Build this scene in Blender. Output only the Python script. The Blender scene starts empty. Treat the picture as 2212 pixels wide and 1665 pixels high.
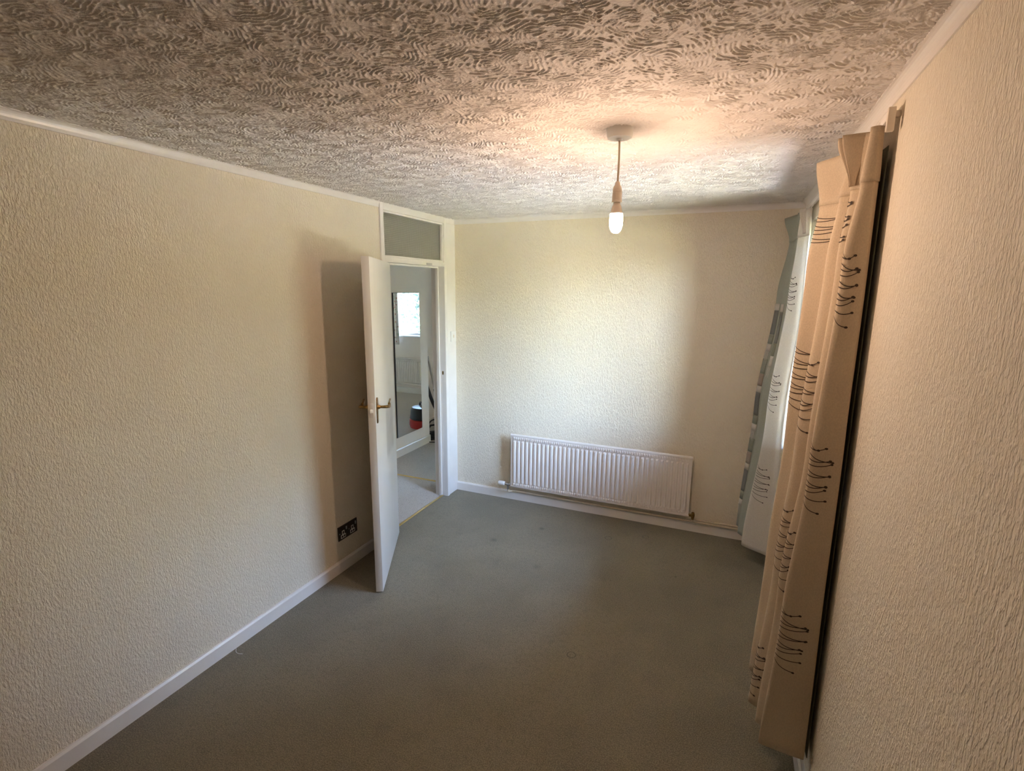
import bpy, bmesh, math, random
import numpy as np
from mathutils import Vector, Matrix

random.seed(7)
S = bpy.context.scene
COL = S.collection
PI = math.pi

# ------------------------------------------------------------------ camera
cam_d = bpy.data.cameras.new('camera')
cam_d.sensor_fit = 'HORIZONTAL'
cam_d.sensor_width = 36.0
cam_d.lens = 36.0 * 1107.27 / 2212.0
cam_d.clip_start = 0.02
cam_d.clip_end = 300
cam = bpy.data.objects.new('camera', cam_d)
COL.objects.link(cam)
_yaw, _pitch, _roll = -0.4045, -0.1865, 0.0075
_f = Vector((math.sin(_yaw) * math.cos(_pitch), math.cos(_yaw) * math.cos(_pitch), math.sin(_pitch)))
_r = Vector((math.cos(_yaw), -math.sin(_yaw), 0))
_u = _r.cross(_f)
_r2 = _r * math.cos(_roll) + _u * math.sin(_roll)
_u2 = -_r * math.sin(_roll) + _u * math.cos(_roll)
M = Matrix.Identity(4)
for i in range(3):
    M[i][0], M[i][1], M[i][2] = _r2[i], _u2[i], -_f[i]
M[0][3], M[1][3], M[2][3] = 2.2003, 0.0, 1.8022
cam.matrix_world = M
S.camera = cam

# ------------------------------------------------------------------ light
BULB = 600.0          # emission of the bulb glass
SKY = 20.0
SUN = 46.0
EXPOSURE = 0.06
world = bpy.data.worlds.new('sky')
S.world = world
world.use_nodes = True
wn = world.node_tree
wn.nodes.clear()
wo = wn.nodes.new('ShaderNodeOutputWorld')
wb = wn.nodes.new('ShaderNodeBackground')
ws = wn.nodes.new('ShaderNodeTexSky')
ws.sky_type = 'NISHITA'
ws.sun_disc = False
ws.sun_elevation = math.radians(48)
ws.sun_rotation = math.radians(230)
ws.dust_density = 4.0
ws.ozone_density = 0.6
wb.inputs['Strength'].default_value = SKY
wn.links.new(ws.outputs[0], wb.inputs[0])
wn.links.new(wb.outputs[0], wo.inputs[0])

sun_d = bpy.data.lights.new('sun', 'SUN')
sun_d.energy = SUN
sun_d.angle = math.radians(0.6)
sun_d.color = (1.0, 0.97, 0.92)
sun = bpy.data.objects.new('sun', sun_d)
COL.objects.link(sun)
sun.rotation_euler = Vector((0.22, 0.60, -0.90)).to_track_quat('-Z', 'Y').to_euler()


def portal(loc, direction, sx, sy):
    d = bpy.data.lights.new('window_portal', 'AREA')
    d.shape = 'RECTANGLE'
    d.size, d.size_y = sx, sy
    d.cycles.is_portal = True
    o = bpy.data.objects.new('window_portal', d)
    COL.objects.link(o)
    o.location = loc
    o.rotation_euler = Vector(direction).to_track_quat('-Z', 'Z').to_euler()


L, W, H = 3.887, 2.57, 2.36
WY0, WY1, WZ0, WZ1 = 2.28, 3.47, 0.86, 2.20       # main window opening in the right wall
RY = 7.37                                          # window wall of the second room
portal((W + 0.20, (WY0 + WY1) / 2, (WZ0 + WZ1) / 2), (-1, 0, 0), WY1 - WY0, WZ1 - WZ0)
portal((1.48, RY + 0.30, 1.55), (0, -1, 0), 1.7, 1.15)

S.view_settings.view_transform = 'Standard'
S.view_settings.look = 'None'
S.view_settings.gamma = 1.0
S.view_settings.use_curve_mapping = False
S.view_settings.exposure = EXPOSURE
S.cycles.max_bounces = 14
S.cycles.diffuse_bounces = 8
S.cycles.transparent_max_bounces = 12
S.cycles.caustics_reflective = False
S.cycles.caustics_refractive = False
S.cycles.sample_clamp_indirect = 60.0
S.cycles.use_denoising = True


# ------------------------------------------------------------------ helpers
def link(o, parent=None):
    COL.objects.link(o)
    if parent is not None:
        o.parent = parent
    return o


def mesh_obj(name, verts, faces, mat, parent=None, smooth=False):
    me = bpy.data.meshes.new(name)
    me.from_pydata([tuple(v) for v in verts], [], faces)
    me.update()
    o = bpy.data.objects.new(name, me)
    mats = mat if isinstance(mat, (list, tuple)) else [mat]
    for m in mats:
        me.materials.append(m)
    if smooth:
        for p in me.polygons:
            p.use_smooth = True
    return link(o, parent)


def bm_obj(name, bm, mat, parent=None, smooth=False):
    bmesh.ops.recalc_face_normals(bm, faces=bm.faces)
    me = bpy.data.meshes.new(name)
    bm.to_mesh(me)
    bm.free()
    me.materials.append(mat)
    if smooth:
        for p in me.polygons:
            p.use_smooth = True
        try:
            me.set_sharp_from_angle(angle=math.radians(38))
        except Exception:
            pass
    o = bpy.data.objects.new(name, me)
    return link(o, parent)


def box(bm, a, b, bev=0.0, seg=2):
    """axis aligned box from corner a to corner b, optionally bevelled, added to bm"""
    a, b = [min(p, q) for p, q in zip(a, b)], [max(p, q) for p, q in zip(a, b)]
    vs = [bm.verts.new((x, y, z)) for x in (a[0], b[0]) for y in (a[1], b[1]) for z in (a[2], b[2])]
    F = [(0, 1, 3, 2), (4, 6, 7, 5), (0, 4, 5, 1), (2, 3, 7, 6), (0, 2, 6, 4), (1, 5, 7, 3)]
    fs = [bm.faces.new([vs[i] for i in f]) for f in F]
    if bev > 0:
        es = list({e for f in fs for e in f.edges})
        bmesh.ops.bevel(bm, geom=es, offset=bev, segments=seg, affect='EDGES', profile=0.5)
    return bm


def boxes(name, lst, mat, parent=None, bev=0.0):
    bm = bmesh.new()
    for a, b in lst:
        box(bm, a, b, bev)
    return bm_obj(name, bm, mat, parent, smooth=bev > 0)


def lathe(name, prof, mat, parent=None, loc=(0, 0, 0), axis='Z', n=40):
    """prof: list of (radius, height)"""
    bm = bmesh.new()
    rings = []
    for r, h in prof:
        ring = []
        for k in range(n):
            a = 2 * PI * k / n
            ring.append(bm.verts.new((r * math.cos(a), r * math.sin(a), h)))
        rings.append(ring)
    for i in range(len(rings) - 1):
        for k in range(n):
            bm.faces.new((rings[i][k], rings[i][(k + 1) % n], rings[i + 1][(k + 1) % n], rings[i + 1][k]))
    bm.faces.new(rings[0])
    bm.faces.new(rings[-1])
    if axis == 'X':
        bmesh.ops.rotate(bm, cent=(0, 0, 0), matrix=Matrix.Rotation(PI / 2, 3, 'Y'), verts=bm.verts)
    elif axis == 'Y':
        bmesh.ops.rotate(bm, cent=(0, 0, 0), matrix=Matrix.Rotation(-PI / 2, 3, 'X'), verts=bm.verts)
    bmesh.ops.translate(bm, vec=loc, verts=bm.verts)
    return bm_obj(name, bm, mat, parent, smooth=True)


def catmull(pts, n):
    """resample a list of vectors with a Catmull-Rom spline, n points per span"""
    P = [Vector(p) for p in pts]
    out = []
    for i in range(len(P) - 1):
        p0 = P[i - 1] if i > 0 else P[0] * 2 - P[1]
        p1, p2 = P[i], P[i + 1]
        p3 = P[i + 2] if i + 2 < len(P) else P[-1] * 2 - P[-2]
        for k in range(n):
            t = k / n
            out.append(0.5 * ((2 * p1) + (p2 - p0) * t + (2 * p0 - 5 * p1 + 4 * p2 - p3) * t * t
                              + (-p0 + 3 * p1 - 3 * p2 + p3) * t ** 3))
    out.append(P[-1])
    return out


def tube_geo(bm, pts, rad, n=8, closed_ends=True):
    P = [Vector(p) for p in pts]
    rads = rad if isinstance(rad, (list, tuple)) else [rad] * len(P)
    ref = None
    rings = []
    for i, p in enumerate(P):
        t = (P[min(i + 1, len(P) - 1)] - P[max(i - 1, 0)]).normalized()
        if ref is None:
            ref = Vector((0, 0, 1)) if abs(t.z) < 0.9 else Vector((1, 0, 0))
        s = t.cross(ref).normalized()
        ref = s.cross(t).normalized()
        rings.append([bm.verts.new(p + (s * math.cos(2 * PI * k / n) + ref * math.sin(2 * PI * k / n)) * rads[i])
                      for k in range(n)])
    for i in range(len(rings) - 1):
        for k in range(n):
            bm.faces.new((rings[i][k], rings[i][(k + 1) % n], rings[i + 1][(k + 1) % n], rings[i + 1][k]))
    if closed_ends:
        bm.faces.new(rings[0])
        bm.faces.new(rings[-1])


def tube(name, pts, rad, mat, parent=None, n=8):
    bm = bmesh.new()
    tube_geo(bm, pts, rad, n)
    return bm_obj(name, bm, mat, parent, smooth=True)


def prism(name, prof, axis, a, b, mat, parent=None, smooth=False):
    """extrude a 2D profile along an axis; prof gives the two other coordinates in order"""
    def mk(p, t):
        if axis == 'x':
            return (t, p[0], p[1])
        if axis == 'y':
            return (p[0], t, p[1])
        return (p[0], p[1], t)
    bm = bmesh.new()
    A = [bm.verts.new(mk(p, a)) for p in prof]
    B = [bm.verts.new(mk(p, b)) for p in prof]
    n = len(prof)
    for i in range(n):
        bm.faces.new((A[i], A[(i + 1) % n], B[(i + 1) % n], B[i]))
    bm.faces.new(A)
    bm.faces.new(B)
    return bm_obj(name, bm, mat, parent, smooth=smooth)


def empty(name, loc=(0, 0, 0), rz=0.0):
    o = bpy.data.objects.new(name, None)
    o.empty_display_size = 0.1
    o.location = loc
    o.rotation_euler = (0, 0, rz)
    return link(o)


def tag(o, label=None, cat=None, group=None, kind=None):
    if label:
        o['label'] = label
    if cat:
        o['category'] = cat
    if group:
        o['group'] = group
    if kind:
        o['kind'] = kind
    return o


# ------------------------------------------------------------------ materials
class N:
    def __init__(self, name):
        self.m = bpy.data.materials.new(name)
        self.m.use_nodes = True
        self.t = self.m.node_tree
        self.t.nodes.clear()
        self.out = self.t.nodes.new('ShaderNodeOutputMaterial')
        self.b = self.t.nodes.new('ShaderNodeBsdfPrincipled')
        self.t.links.new(self.b.outputs[0], self.out.inputs[0])

    def n(self, typ, **kw):
        nd = self.t.nodes.new(typ)
        for k, v in kw.items():
            setattr(nd, k, v)
        return nd

    def l(self, a, b):
        self.t.links.new(a, b)

    def pos(self):
        return self.n('ShaderNodeNewGeometry').outputs['Position']

    def obj(self):
        return self.n('ShaderNodeTexCoord').outputs['Object']

    def scale(self, v, s):
        m = self.n('ShaderNodeMapping')
        m.inputs['Scale'].default_value = s
        self.l(v, m.inputs['Vector'])
        return m.outputs[0]

    def noise(self, v, scale, detail=2, rough=0.5):
        nd = self.n('ShaderNodeTexNoise')
        nd.inputs['Scale'].default_value = scale
        nd.inputs['Detail'].default_value = detail
        nd.inputs['Roughness'].default_value = rough
        self.l(v, nd.inputs['Vector'])
        return nd.outputs['Fac']

    def math(self, op, a, b=None, c=None):
        nd = self.n('ShaderNodeMath', operation=op)
        for i, x in enumerate((a, b, c)):
            if x is None:
                continue
            if isinstance(x, (int, float)):
                nd.inputs[i].default_value = x
            else:
                self.l(x, nd.inputs[i])
        return nd.outputs[0]

    def rng(self, v, a, b, c=0.0, d=1.0, smooth=True):
        nd = self.n('ShaderNodeMapRange')
        if smooth:
            nd.interpolation_type = 'SMOOTHSTEP'
        nd.inputs[1].default_value, nd.inputs[2].default_value = a, b
        nd.inputs[3].default_value, nd.inputs[4].default_value = c, d
        self.l(v, nd.inputs[0])
        return nd.outputs[0]

    def mix(self, f, a, b):
        nd = self.n('ShaderNodeMix', data_type='RGBA')
        if isinstance(f, (int, float)):
            nd.inputs[0].default_value = f
        else:
            self.l(f, nd.inputs[0])
        for i, x in ((6, a), (7, b)):
            if isinstance(x, tuple):
                nd.inputs[i].default_value = (*x[:3], 1)
            else:
                self.l(x, nd.inputs[i])
        return nd.outputs[2]

    def bump(self, h, dist, strength=1.0):
        nd = self.n('ShaderNodeBump')
        nd.inputs['Strength'].default_value = strength
        nd.inputs['Distance'].default_value = dist
        self.l(h, nd.inputs['Height'])
        self.l(nd.outputs[0], self.b.inputs['Normal'])

    def col(self, c):
        if isinstance(c, tuple):
            self.b.inputs['Base Color'].default_value = (*c[:3], 1)
        else:
            self.l(c, self.b.inputs['Base Color'])

    def set(self, rough=0.5, metal=0.0, spec=0.5):
        self.b.inputs['Roughness'].default_value = rough
        self.b.inputs['Metallic'].default_value = metal
        self.b.inputs['Specular IOR Level'].default_value = spec


def plain(name, c, rough=0.5, metal=0.0, spec=0.5, vary=0.06, vscale=9.0, bump=0.0, bscale=200):
    k = N(name)
    f = k.noise(k.obj(), vscale, 3)
    k.col(k.mix(k.rng(f, 0.3, 0.7), c, tuple(x * (1 - vary) for x in c)))
    k.set(rough, metal, spec)
    if bump:
        k.bump(k.noise(k.obj(), bscale, 2), bump)
    return k.m


def wallpaper(name, c, turn=0.0):
    """embossed vertical-bark vinyl wallpaper"""
    k = N(name)
    p = k.pos()
    a = k.noise(k.scale(p, (1, 1, 0.36)), 165, 2.5, 0.55)
    b = k.noise(k.scale(p, (1, 1, 0.5)), 85, 2, 0.5)
    h = k.math('ADD', k.rng(a, 0.44, 0.60), k.math('MULTIPLY', k.rng(b, 0.40, 0.62), 0.7))
    tone = k.noise(p, 1.3, 2)
    k.col(k.mix(k.rng(tone, 0.3, 0.7), c, tuple(x * 0.97 for x in c)))
    k.set(0.62, 0, 0.3)
    k.bump(h, 0.0019, 0.85)
    return k.m


m_wall = wallpaper('cream_embossed_wallpaper', (0.82, 0.75, 0.625))
m_hall_wall = plain('white_emulsion', (0.88, 0.805, 0.75), 0.75, vary=0.02, bump=0.0006, bscale=60)


def ceiling_mat():
    k = N('swirled_textured_plaster')
    p = k.pos()
    flat = k.scale(p, (1, 1, 0))
    w = k.n('ShaderNodeTexNoise')
    w.inputs['Scale'].default_value = 5.5
    w.inputs['Detail'].default_value = 2
    k.l(flat, w.inputs['Vector'])
    wv = k.n('ShaderNodeVectorMath', operation='MULTIPLY_ADD')
    k.l(w.outputs['Color'], wv.inputs[0])
    wv.inputs[1].default_value = (0.16, 0.16, 0)
    k.l(flat, wv.inputs[2])
    v = k.n('ShaderNodeTexVoronoi', voronoi_dimensions='2D', feature='SMOOTH_F1')
    v.inputs['Scale'].default_value = 5.2
    v.inputs['Smoothness'].default_value = 0.35
    k.l(wv.outputs[0], v.inputs['Vector'])
    wob = k.noise(flat, 38, 2, 0.5)
    d = k.math('ADD', k.math('MULTIPLY', v.outputs['Distance'], 82.0), k.math('MULTIPLY', wob, 9.0))
    s = k.math('SINE', d)
    br = k.noise(flat, 70, 2, 0.5)
    lines = k.math('MULTIPLY', k.rng(s, -0.1, 0.75), k.rng(br, 0.36, 0.58))
    fine = k.noise(flat, 170, 2, 0.5)
    h = k.math('ADD', lines, k.math('MULTIPLY', fine, 0.25))
    k.col((0.77, 0.735, 0.705))
    k.set(0.7, 0, 0.25)
    k.bump(h, 0.012, 1.0)
    return k.m


m_ceil = ceiling_mat()


def carpet_mat(name, c1, c2, fleck, marks=()):
    k = N(name)
    p = k.pos()
    big = k.rng(k.noise(p, 1.6, 3, 0.6), 0.35, 0.68)
    mid = k.rng(k.noise(p, 6.5, 5, 0.65), 0.54, 0.74)
    sp = k.noise(p, 210, 3, 0.7)
    mott = k.noise(p, 42, 3, 0.65)
    base = k.mix(big, c1, c2)
    base = k.mix(k.math('MULTIPLY', k.rng(mott, 0.42, 0.70), 0.55), base, tuple(x * 0.62 for x in c1))
    base = k.mix(k.math('MULTIPLY', mid, 0.45), base, tuple(x * 0.5 for x in c1))
    base = k.mix(k.math('MULTIPLY', k.rng(sp, 0.46, 0.62), fleck), base, tuple(min(1, x * 1.75) for x in c1))
    base = k.mix(k.math('MULTIPLY', k.rng(sp, 0.46, 0.36), 0.6), base, tuple(x * 0.45 for x in c1))
    h = sp
    for (x, y, rad, wd, soft) in marks:        # worn rings and dark spots pressed into the pile
        dd = k.n('ShaderNodeVectorMath', operation='DISTANCE')
        k.l(p, dd.inputs[0])
        dd.inputs[1].default_value = (x, y, 0)
        e = k.math('ABSOLUTE', k.math('SUBTRACT', dd.outputs['Value'], rad))
        f = k.math('MULTIPLY', k.rng(e, 0.0, wd, 1.0, 0.0), soft)
        base = k.mix(f, base, tuple(x_ * 0.3 for x_ in c1))
    k.col(base)
    k.set(0.95, 0, 0.1)
    try:
        k.b.inputs['Sheen Weight'].default_value = 0.15
        k.b.inputs['Sheen Roughness'].default_value = 0.6
    except Exception:
        pass
    k.bump(h, 0.004, 0.8)
    return k.m


m_carpet = carpet_mat('worn_grey_green_carpet', (0.205, 0.180, 0.127), (0.152, 0.134, 0.094), 0.6,
                      [(1.587, 2.215, 0.021, 0.004, 0.75), (1.48, 3.51, 0.024, 0.005, 0.6),
                       (1.73, 3.64, 0.022, 0.005, 0.5), (0.98, 3.45, 0.0, 0.035, 0.6),
                       (0.72, 3.14, 0.0, 0.04, 0.5), (1.14, 2.92, 0.0, 0.05, 0.3),
                       (1.99, 3.17, 0.0, 0.012, 0.8), (1.62, 2.96, 0.0, 0.006, 0.8)])
m_carpet2 = carpet_mat('grey_beige_hall_carpet', (0.46, 0.43, 0.40), (0.40, 0.37, 0.345), 0.95)

m_paint = plain('white_gloss_paint', (0.80, 0.77, 0.745), 0.28, vary=0.03, bump=0.0004, bscale=40)
m_door = None


def door_mat():
    k = N('white_painted_door')
    p = k.obj()
    streak = k.noise(k.scale(p, (1, 1, 0.04)), 60, 2)
    c = k.mix(k.math('MULTIPLY', k.rng(streak, 0.45, 0.7), 0.25), (0.80, 0.775, 0.745), (0.66, 0.65, 0.64))
    # streaky grey patch below handle height
    sx = k.n('ShaderNodeSeparateXYZ')
    k.l(p, sx.inputs[0])
    ex = k.math('MULTIPLY', k.rng(sx.outputs[0], 0.10, 0.14), k.rng(sx.outputs[0], 0.42, 0.40, 0, 1))
    ez = k.math('MULTIPLY', k.rng(sx.outputs[2], 0.70, 0.76), k.rng(sx.outputs[2], 1.10, 1.00, 0, 1))
    g = k.math('MULTIPLY', k.math('MULTIPLY', ex, ez), k.rng(streak, 0.3, 0.6, 0.25, 0.6))
    c = k.mix(g, c, (0.42, 0.39, 0.39))
    k.col(c)
    k.set(0.3, 0, 0.5)
    k.bump(k.noise(k.scale(p, (1, 1, 0.15)), 50, 2), 0.0005)
    return k.m


m_door = door_mat()
m_rad = plain('radiator_enamel', (0.78, 0.735, 0.70), 0.35, vary=0.03)
m_pipe = plain('cream_painted_pipe', (0.62, 0.53, 0.40), 0.4)
m_brass = plain('aged_brass', (0.40, 0.25, 0.09), 0.36, 1.0, vary=0.45, vscale=60)
m_gold = plain('gold_strip', (0.80, 0.60, 0.25), 0.3, 1.0, vary=0.15)
m_chrome = plain('chrome', (0.7, 0.7, 0.72), 0.15, 1.0)
m_steel = plain('brushed_steel', (0.55, 0.55, 0.56), 0.3, 1.0)
m_plastic = plain('white_plastic', (0.82, 0.80, 0.77), 0.35, vary=0.02)
m_oldplastic = plain('cream_plastic', (0.78, 0.70, 0.60), 0.4, vary=0.03)
m_cord = plain('braided_cord', (0.70, 0.59, 0.44), 0.7)
m_dark = plain('dark_bronze_plate', (0.045, 0.035, 0.028), 0.4, 0.3, vary=0.3)
m_black = plain('black_plastic', (0.018, 0.019, 0.022), 0.35, vary=0.2)
m_red = plain('red_plastic', (0.52, 0.025, 0.02), 0.3)
m_upvc = plain('white_window_frame', (0.85, 0.86, 0.87), 0.3, vary=0.01)
m_wire = plain('white_coated_wire', (0.70, 0.70, 0.70), 0.4)


def glass_thin(name, tint=(0.96, 0.98, 0.98)):
    k = N(name)
    k.t.nodes.remove(k.b)
    tr = k.n('ShaderNodeBsdfTransparent')
    tr.inputs[0].default_value = (*tint, 1)
    gl = k.n('ShaderNodeBsdfGlossy')
    gl.inputs['Roughness'].default_value = 0.02
    fr = k.n('ShaderNodeFresnel')
    fr.inputs[0].default_value = 1.45
    mx = k.n('ShaderNodeMixShader')
    k.l(fr.outputs[0], mx.inputs[0])
    k.l(tr.outputs[0], mx.inputs[1])
    k.l(gl.outputs[0], mx.inputs[2])
    k.l(mx.outputs[0], k.out.inputs[0])
    return k.m


m_glass = glass_thin('window_glass')


def obscure_glass():
    k = N('square_patterned_glass')
    p = k.pos()
    sx = k.n('ShaderNodeSeparateXYZ')
    k.l(p, sx.inputs[0])
    def tri(v, pitch):
        return k.math('PINGPONG', k.math('MULTIPLY', v, 1.0 / pitch), 0.5)
    a = k.rng(tri(sx.outputs[1], 0.0125), 0.0, 0.22)
    b = k.rng(tri(sx.outputs[2], 0.0125), 0.0, 0.22)
    h = k.math('MULTIPLY', a, b)
    k.col(k.mix(h, (0.52, 0.50, 0.44), (0.80, 0.78, 0.70)))
    k.set(0.28, 0, 0.5)
    k.b.inputs['Transmission Weight'].default_value = 0.55
    k.b.inputs['IOR'].default_value = 1.3
    k.bump(h, 0.0025, 1.0)
    return k.m


m_obscure = obscure_glass()


def mirror_mat():
    k = N('mirror_silver')
    k.col((0.90, 0.92, 0.92))
    k.set(0.0, 1.0)
    return k.m


m_mirror = mirror_mat()


def cloth(name, c, trans=0.35, weave=900, tint=None):
    k = N(name)
    p = k.obj()
    f = k.noise(k.scale(p, (1, 1, 0.6)), 260, 2, 0.7)
    colr = k.mix(k.rng(f, 0.3, 0.7), c, tuple(x * 0.88 for x in c))
    k.col(colr)
    k.set(0.85, 0, 0.15)
    k.bump(f, 0.0006, 0.6)
    t = k.n('ShaderNodeBsdfTranslucent')
    k.l(colr, t.inputs[0])
    mx = k.n('ShaderNodeMixShader')
    mx.inputs[0].default_value = trans
    k.l(k.b.outputs[0], mx.inputs[1])
    k.l(t.outputs[0], mx.inputs[2])
    k.l(mx.outputs[0], k.out.inputs[0])
    return k.m


m_beige = cloth('beige_curtain_cotton', (0.61, 0.505, 0.375), 0.10)
m_cream = cloth('cream_curtain_cotton', (0.82, 0.78, 0.72), 0.42)
m_teal = cloth('pale_teal_curtain_cotton', (0.49, 0.52, 0.465), 0.32)
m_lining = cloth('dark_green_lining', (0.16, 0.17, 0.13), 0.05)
m_ink = plain('brown_embroidery_thread', (0.045, 0.028, 0.02), 0.8)
m_patch = {
    'white': cloth('white_patch_cloth', (0.70, 0.67, 0.63), 0.2),
    'grey': cloth('slate_grey_patch_cloth', (0.22, 0.23, 0.23), 0.1),
    'green': cloth('sage_patch_cloth', (0.30, 0.32, 0.27), 0.1),
    'taupe': cloth('taupe_patch_cloth', (0.40, 0.34, 0.30), 0.1),
}
m_floral = None


def floral():
    k = N('floral_curtain_cotton')
    p = k.obj()
    v = k.n('ShaderNodeTexVoronoi')
    v.inputs['Scale'].default_value = 16
    k.l(p, v.inputs['Vector'])
    spot = k.rng(v.outputs['Distance'], 0.20, 0.34, 1, 0)
    c = k.mix(spot, (0.82, 0.78, 0.74), (0.55, 0.25, 0.22))
    n2 = k.rng(k.noise(p, 22, 2), 0.56, 0.62)
    c = k.mix(k.math('MULTIPLY', n2, 0.6), c, (0.30, 0.42, 0.28))
    k.col(c)
    k.set(0.85, 0, 0.1)
    return k.m


m_floral = floral()


def bulb_mats():
    k = N('glowing_bulb_diffuser')
    k.col((0.9, 0.9, 0.88))
    k.set(0.3)
    k.b.inputs['Emission Color'].default_value = (1.0, 0.665, 0.46, 1)
    k.b.inputs['Emission Strength'].default_value = BULB
    return k.m


m_bulb = bulb_mats()


def grass_mat():
    k = N('lawn_grass')
    p = k.pos()
    k.col(k.mix(k.noise(p, 3, 4), (0.20, 0.21, 0.10), (0.28, 0.27, 0.15)))
    k.set(0.9, 0, 0.1)
    k.bump(k.noise(p, 60, 3), 0.03)
    return k.m


m_grass = grass_mat()
m_leaf = plain('garden_leaf', (0.05, 0.105, 0.085), 0.5, vary=0.5, vscale=4)
m_hedge = plain('shade_hedge_leaf', (0.075, 0.10, 0.06), 0.5, vary=0.4, vscale=4)
m_bark = plain('tree_bark', (0.16, 0.12, 0.09), 0.9, vary=0.4)
m_brick = plain('outside_render', (0.45, 0.33, 0.26), 0.9, vary=0.2)

# ------------------------------------------------------------------ setting: room shell
BACK = -2.2
FY0, FY1 = 2.888, 3.735            # storey-height door frame in the left wall
WT = 0.11                          # left wall thickness
HX = -1.02                         # far side of the hall


def struct(o):
    o['kind'] = 'structure'
    return o


struct(boxes('floor', [((-0.055, BACK, -0.12), (W, L, 0.0))], m_carpet))
struct(boxes('floor', [((-1.75, 1.6, -0.12), (-0.055, L, 0.0)), ((-1.75, L, -0.12), (W, RY + 0.02, 0.0))], m_carpet2))
struct(boxes('ceiling', [((-1.75, BACK - 0.1, H), (W + 0.3, RY + 0.3, H + 0.15))], m_ceil))


def value_noise(x, y, freq, seed):
    rs = np.random.RandomState(seed)
    lat = rs.rand(256, 256)
    fx, fy = x * freq + 100, y * freq + 100
    ix, iy = np.floor(fx).astype(int), np.floor(fy).astype(int)
    tx, ty = fx - ix, fy - iy
    tx, ty = tx * tx * (3 - 2 * tx), ty * ty * (3 - 2 * ty)
    g = lambda a, b: lat[a % 256, b % 256]
    return (g(ix, iy) * (1 - tx) + g(ix + 1, iy) * tx) * (1 - ty) + (g(ix, iy + 1) * (1 - tx) + g(ix + 1, iy + 1) * tx) * ty


def sstep(v, a, b):
    t_ = np.clip((v - a) / (b - a), 0, 1)
    return t_ * t_ * (3 - 2 * t_)


def plaster_relief(step=0.0027):
    """combed swirl plaster: broken raised strokes circling scattered centres, as a displaced sheet"""
    y0, y1 = 0.55, L - 0.001
    nx, ny = int(W / step), int((y1 - y0) / step)
    X, Y = np.meshgrid(np.linspace(0.001, W - 0.001, nx), np.linspace(y0, y1, ny))
    dx = X + 0.045 * (value_noise(X, Y, 7, 1) - 0.5) + 0.016 * (value_noise(X, Y, 22, 2) - 0.5)
    dy = Y + 0.045 * (value_noise(X, Y, 7, 3) - 0.5) + 0.016 * (value_noise(X, Y, 22, 4) - 0.5)
    cell = 0.125
    rs = np.random.RandomState(11)
    jx, jy = rs.rand(64, 64), rs.rand(64, 64)
    cx, cy = np.floor(dx / cell).astype(int), np.floor(dy / cell).astype(int)
    best = np.full(X.shape, 9.0)
    for a in (-1, 0, 1):
        for b in (-1, 0, 1):
            px = (cx + a + jx[(cx + a) % 64, (cy + b) % 64]) * cell
            py = (cy + b + jy[(cx + a) % 64, (cy + b) % 64]) * cell
            d = np.hypot((dx - px) * 0.85, dy - py)
            best = np.minimum(best, d)
    wob = value_noise(X, Y, 44, 5)
    ring = np.sin(2 * PI * best / 0.0108 + 5.5 * wob)
    brk = 0.6 * value_noise(X, Y, 72, 6) + 0.4 * value_noise(X, Y, 135, 7)
    hgt = sstep(ring, -0.15, 0.65) * sstep(brk, 0.32, 0.50)
    hgt = hgt * (0.75 + 0.5 * value_noise(X, Y, 18, 8)) + 0.22 * value_noise(X, Y, 130, 9)
    Z = H - 0.0006 - 0.0032 * hgt
    co = np.stack([X, Y, Z], -1).reshape(-1, 3)
    me = bpy.data.meshes.new('ceiling')
    me.vertices.add(nx * ny)
    me.vertices.foreach_set('co', co.ravel())
    i = (np.arange(ny - 1)[:, None] * nx + np.arange(nx - 1)[None, :]).ravel()
    q = np.stack([i, i + nx, i + nx + 1, i + 1], -1)
    nf = len(q)
    me.loops.add(nf * 4)
    me.loops.foreach_set('vertex_index', q.ravel().astype(np.int32))
    me.polygons.add(nf)
    me.polygons.foreach_set('loop_start', np.arange(0, nf * 4, 4, dtype=np.int32))
    me.polygons.foreach_set('use_smooth', np.ones(nf, dtype=bool))
    me.update(calc_edges=True)
    me.materials.append(m_plaster)
    o = bpy.data.objects.new('ceiling', me)
    o['label'] = 'white swirl-combed plaster over the whole ceiling of the room'
    return link(o)


m_plaster = plain('white_ceiling_paint', (0.77, 0.735, 0.705), 0.7, vary=0.04, spec=0.3, bump=0.0012, bscale=170)
struct(plaster_relief())
struct(boxes('wall_left', [((-WT, BACK, 0), (0, FY0, H)), ((-WT, FY1, 0), (0, L, H))], m_wall))
struct(boxes('wall_far', [((-0.20, L, 0), (W, L + 0.1, H)), ((-1.75, L, 0), (-0.95, L + 0.1, H)),
                          ((-0.95, L, 2.06), (-0.20, L + 0.1, H))], m_wall))
struct(boxes('wall_right', [((W, BACK, 0), (W + 0.18, WY0, H)), ((W, WY1, 0), (W + 0.18, RY, H)),
                            ((W, WY0, 0), (W + 0.18, WY1, WZ0)), ((W, WY0, WZ1), (W + 0.18, WY1, H))], m_wall))
struct(boxes('wall_back', [((-WT, BACK - 0.1, 0), (W + 0.3, BACK, H))], m_wall))
# hall and second room
struct(boxes('wall_hall', [((HX - 0.1, 1.5, 0), (HX, L, H)), ((HX, 1.5, 0), (-WT, 1.6, H))], m_hall_wall))
struct(boxes('wall_mirror', [((HX - 0.1, L + 0.1, 0), (HX, 5.036, H))], m_hall_wall))
struct(boxes('wall_recess', [((-1.75, L + 0.1, 0), (-1.60, RY, H))], m_hall_wall))
X0, X1, Z0, Z1 = 0.63, 2.33, 0.98, 2.12
struct(boxes('wall_window', [((-1.75, RY, 0), (X0, RY + 0.28, H)), ((X1, RY, 0), (W + 0.3, RY + 0.28, H)),
                             ((X0, RY, 0), (X1, RY + 0.28, Z0)), ((X0, RY, Z1), (X1, RY + 0.28, H))], m_hall_wall))


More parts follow.
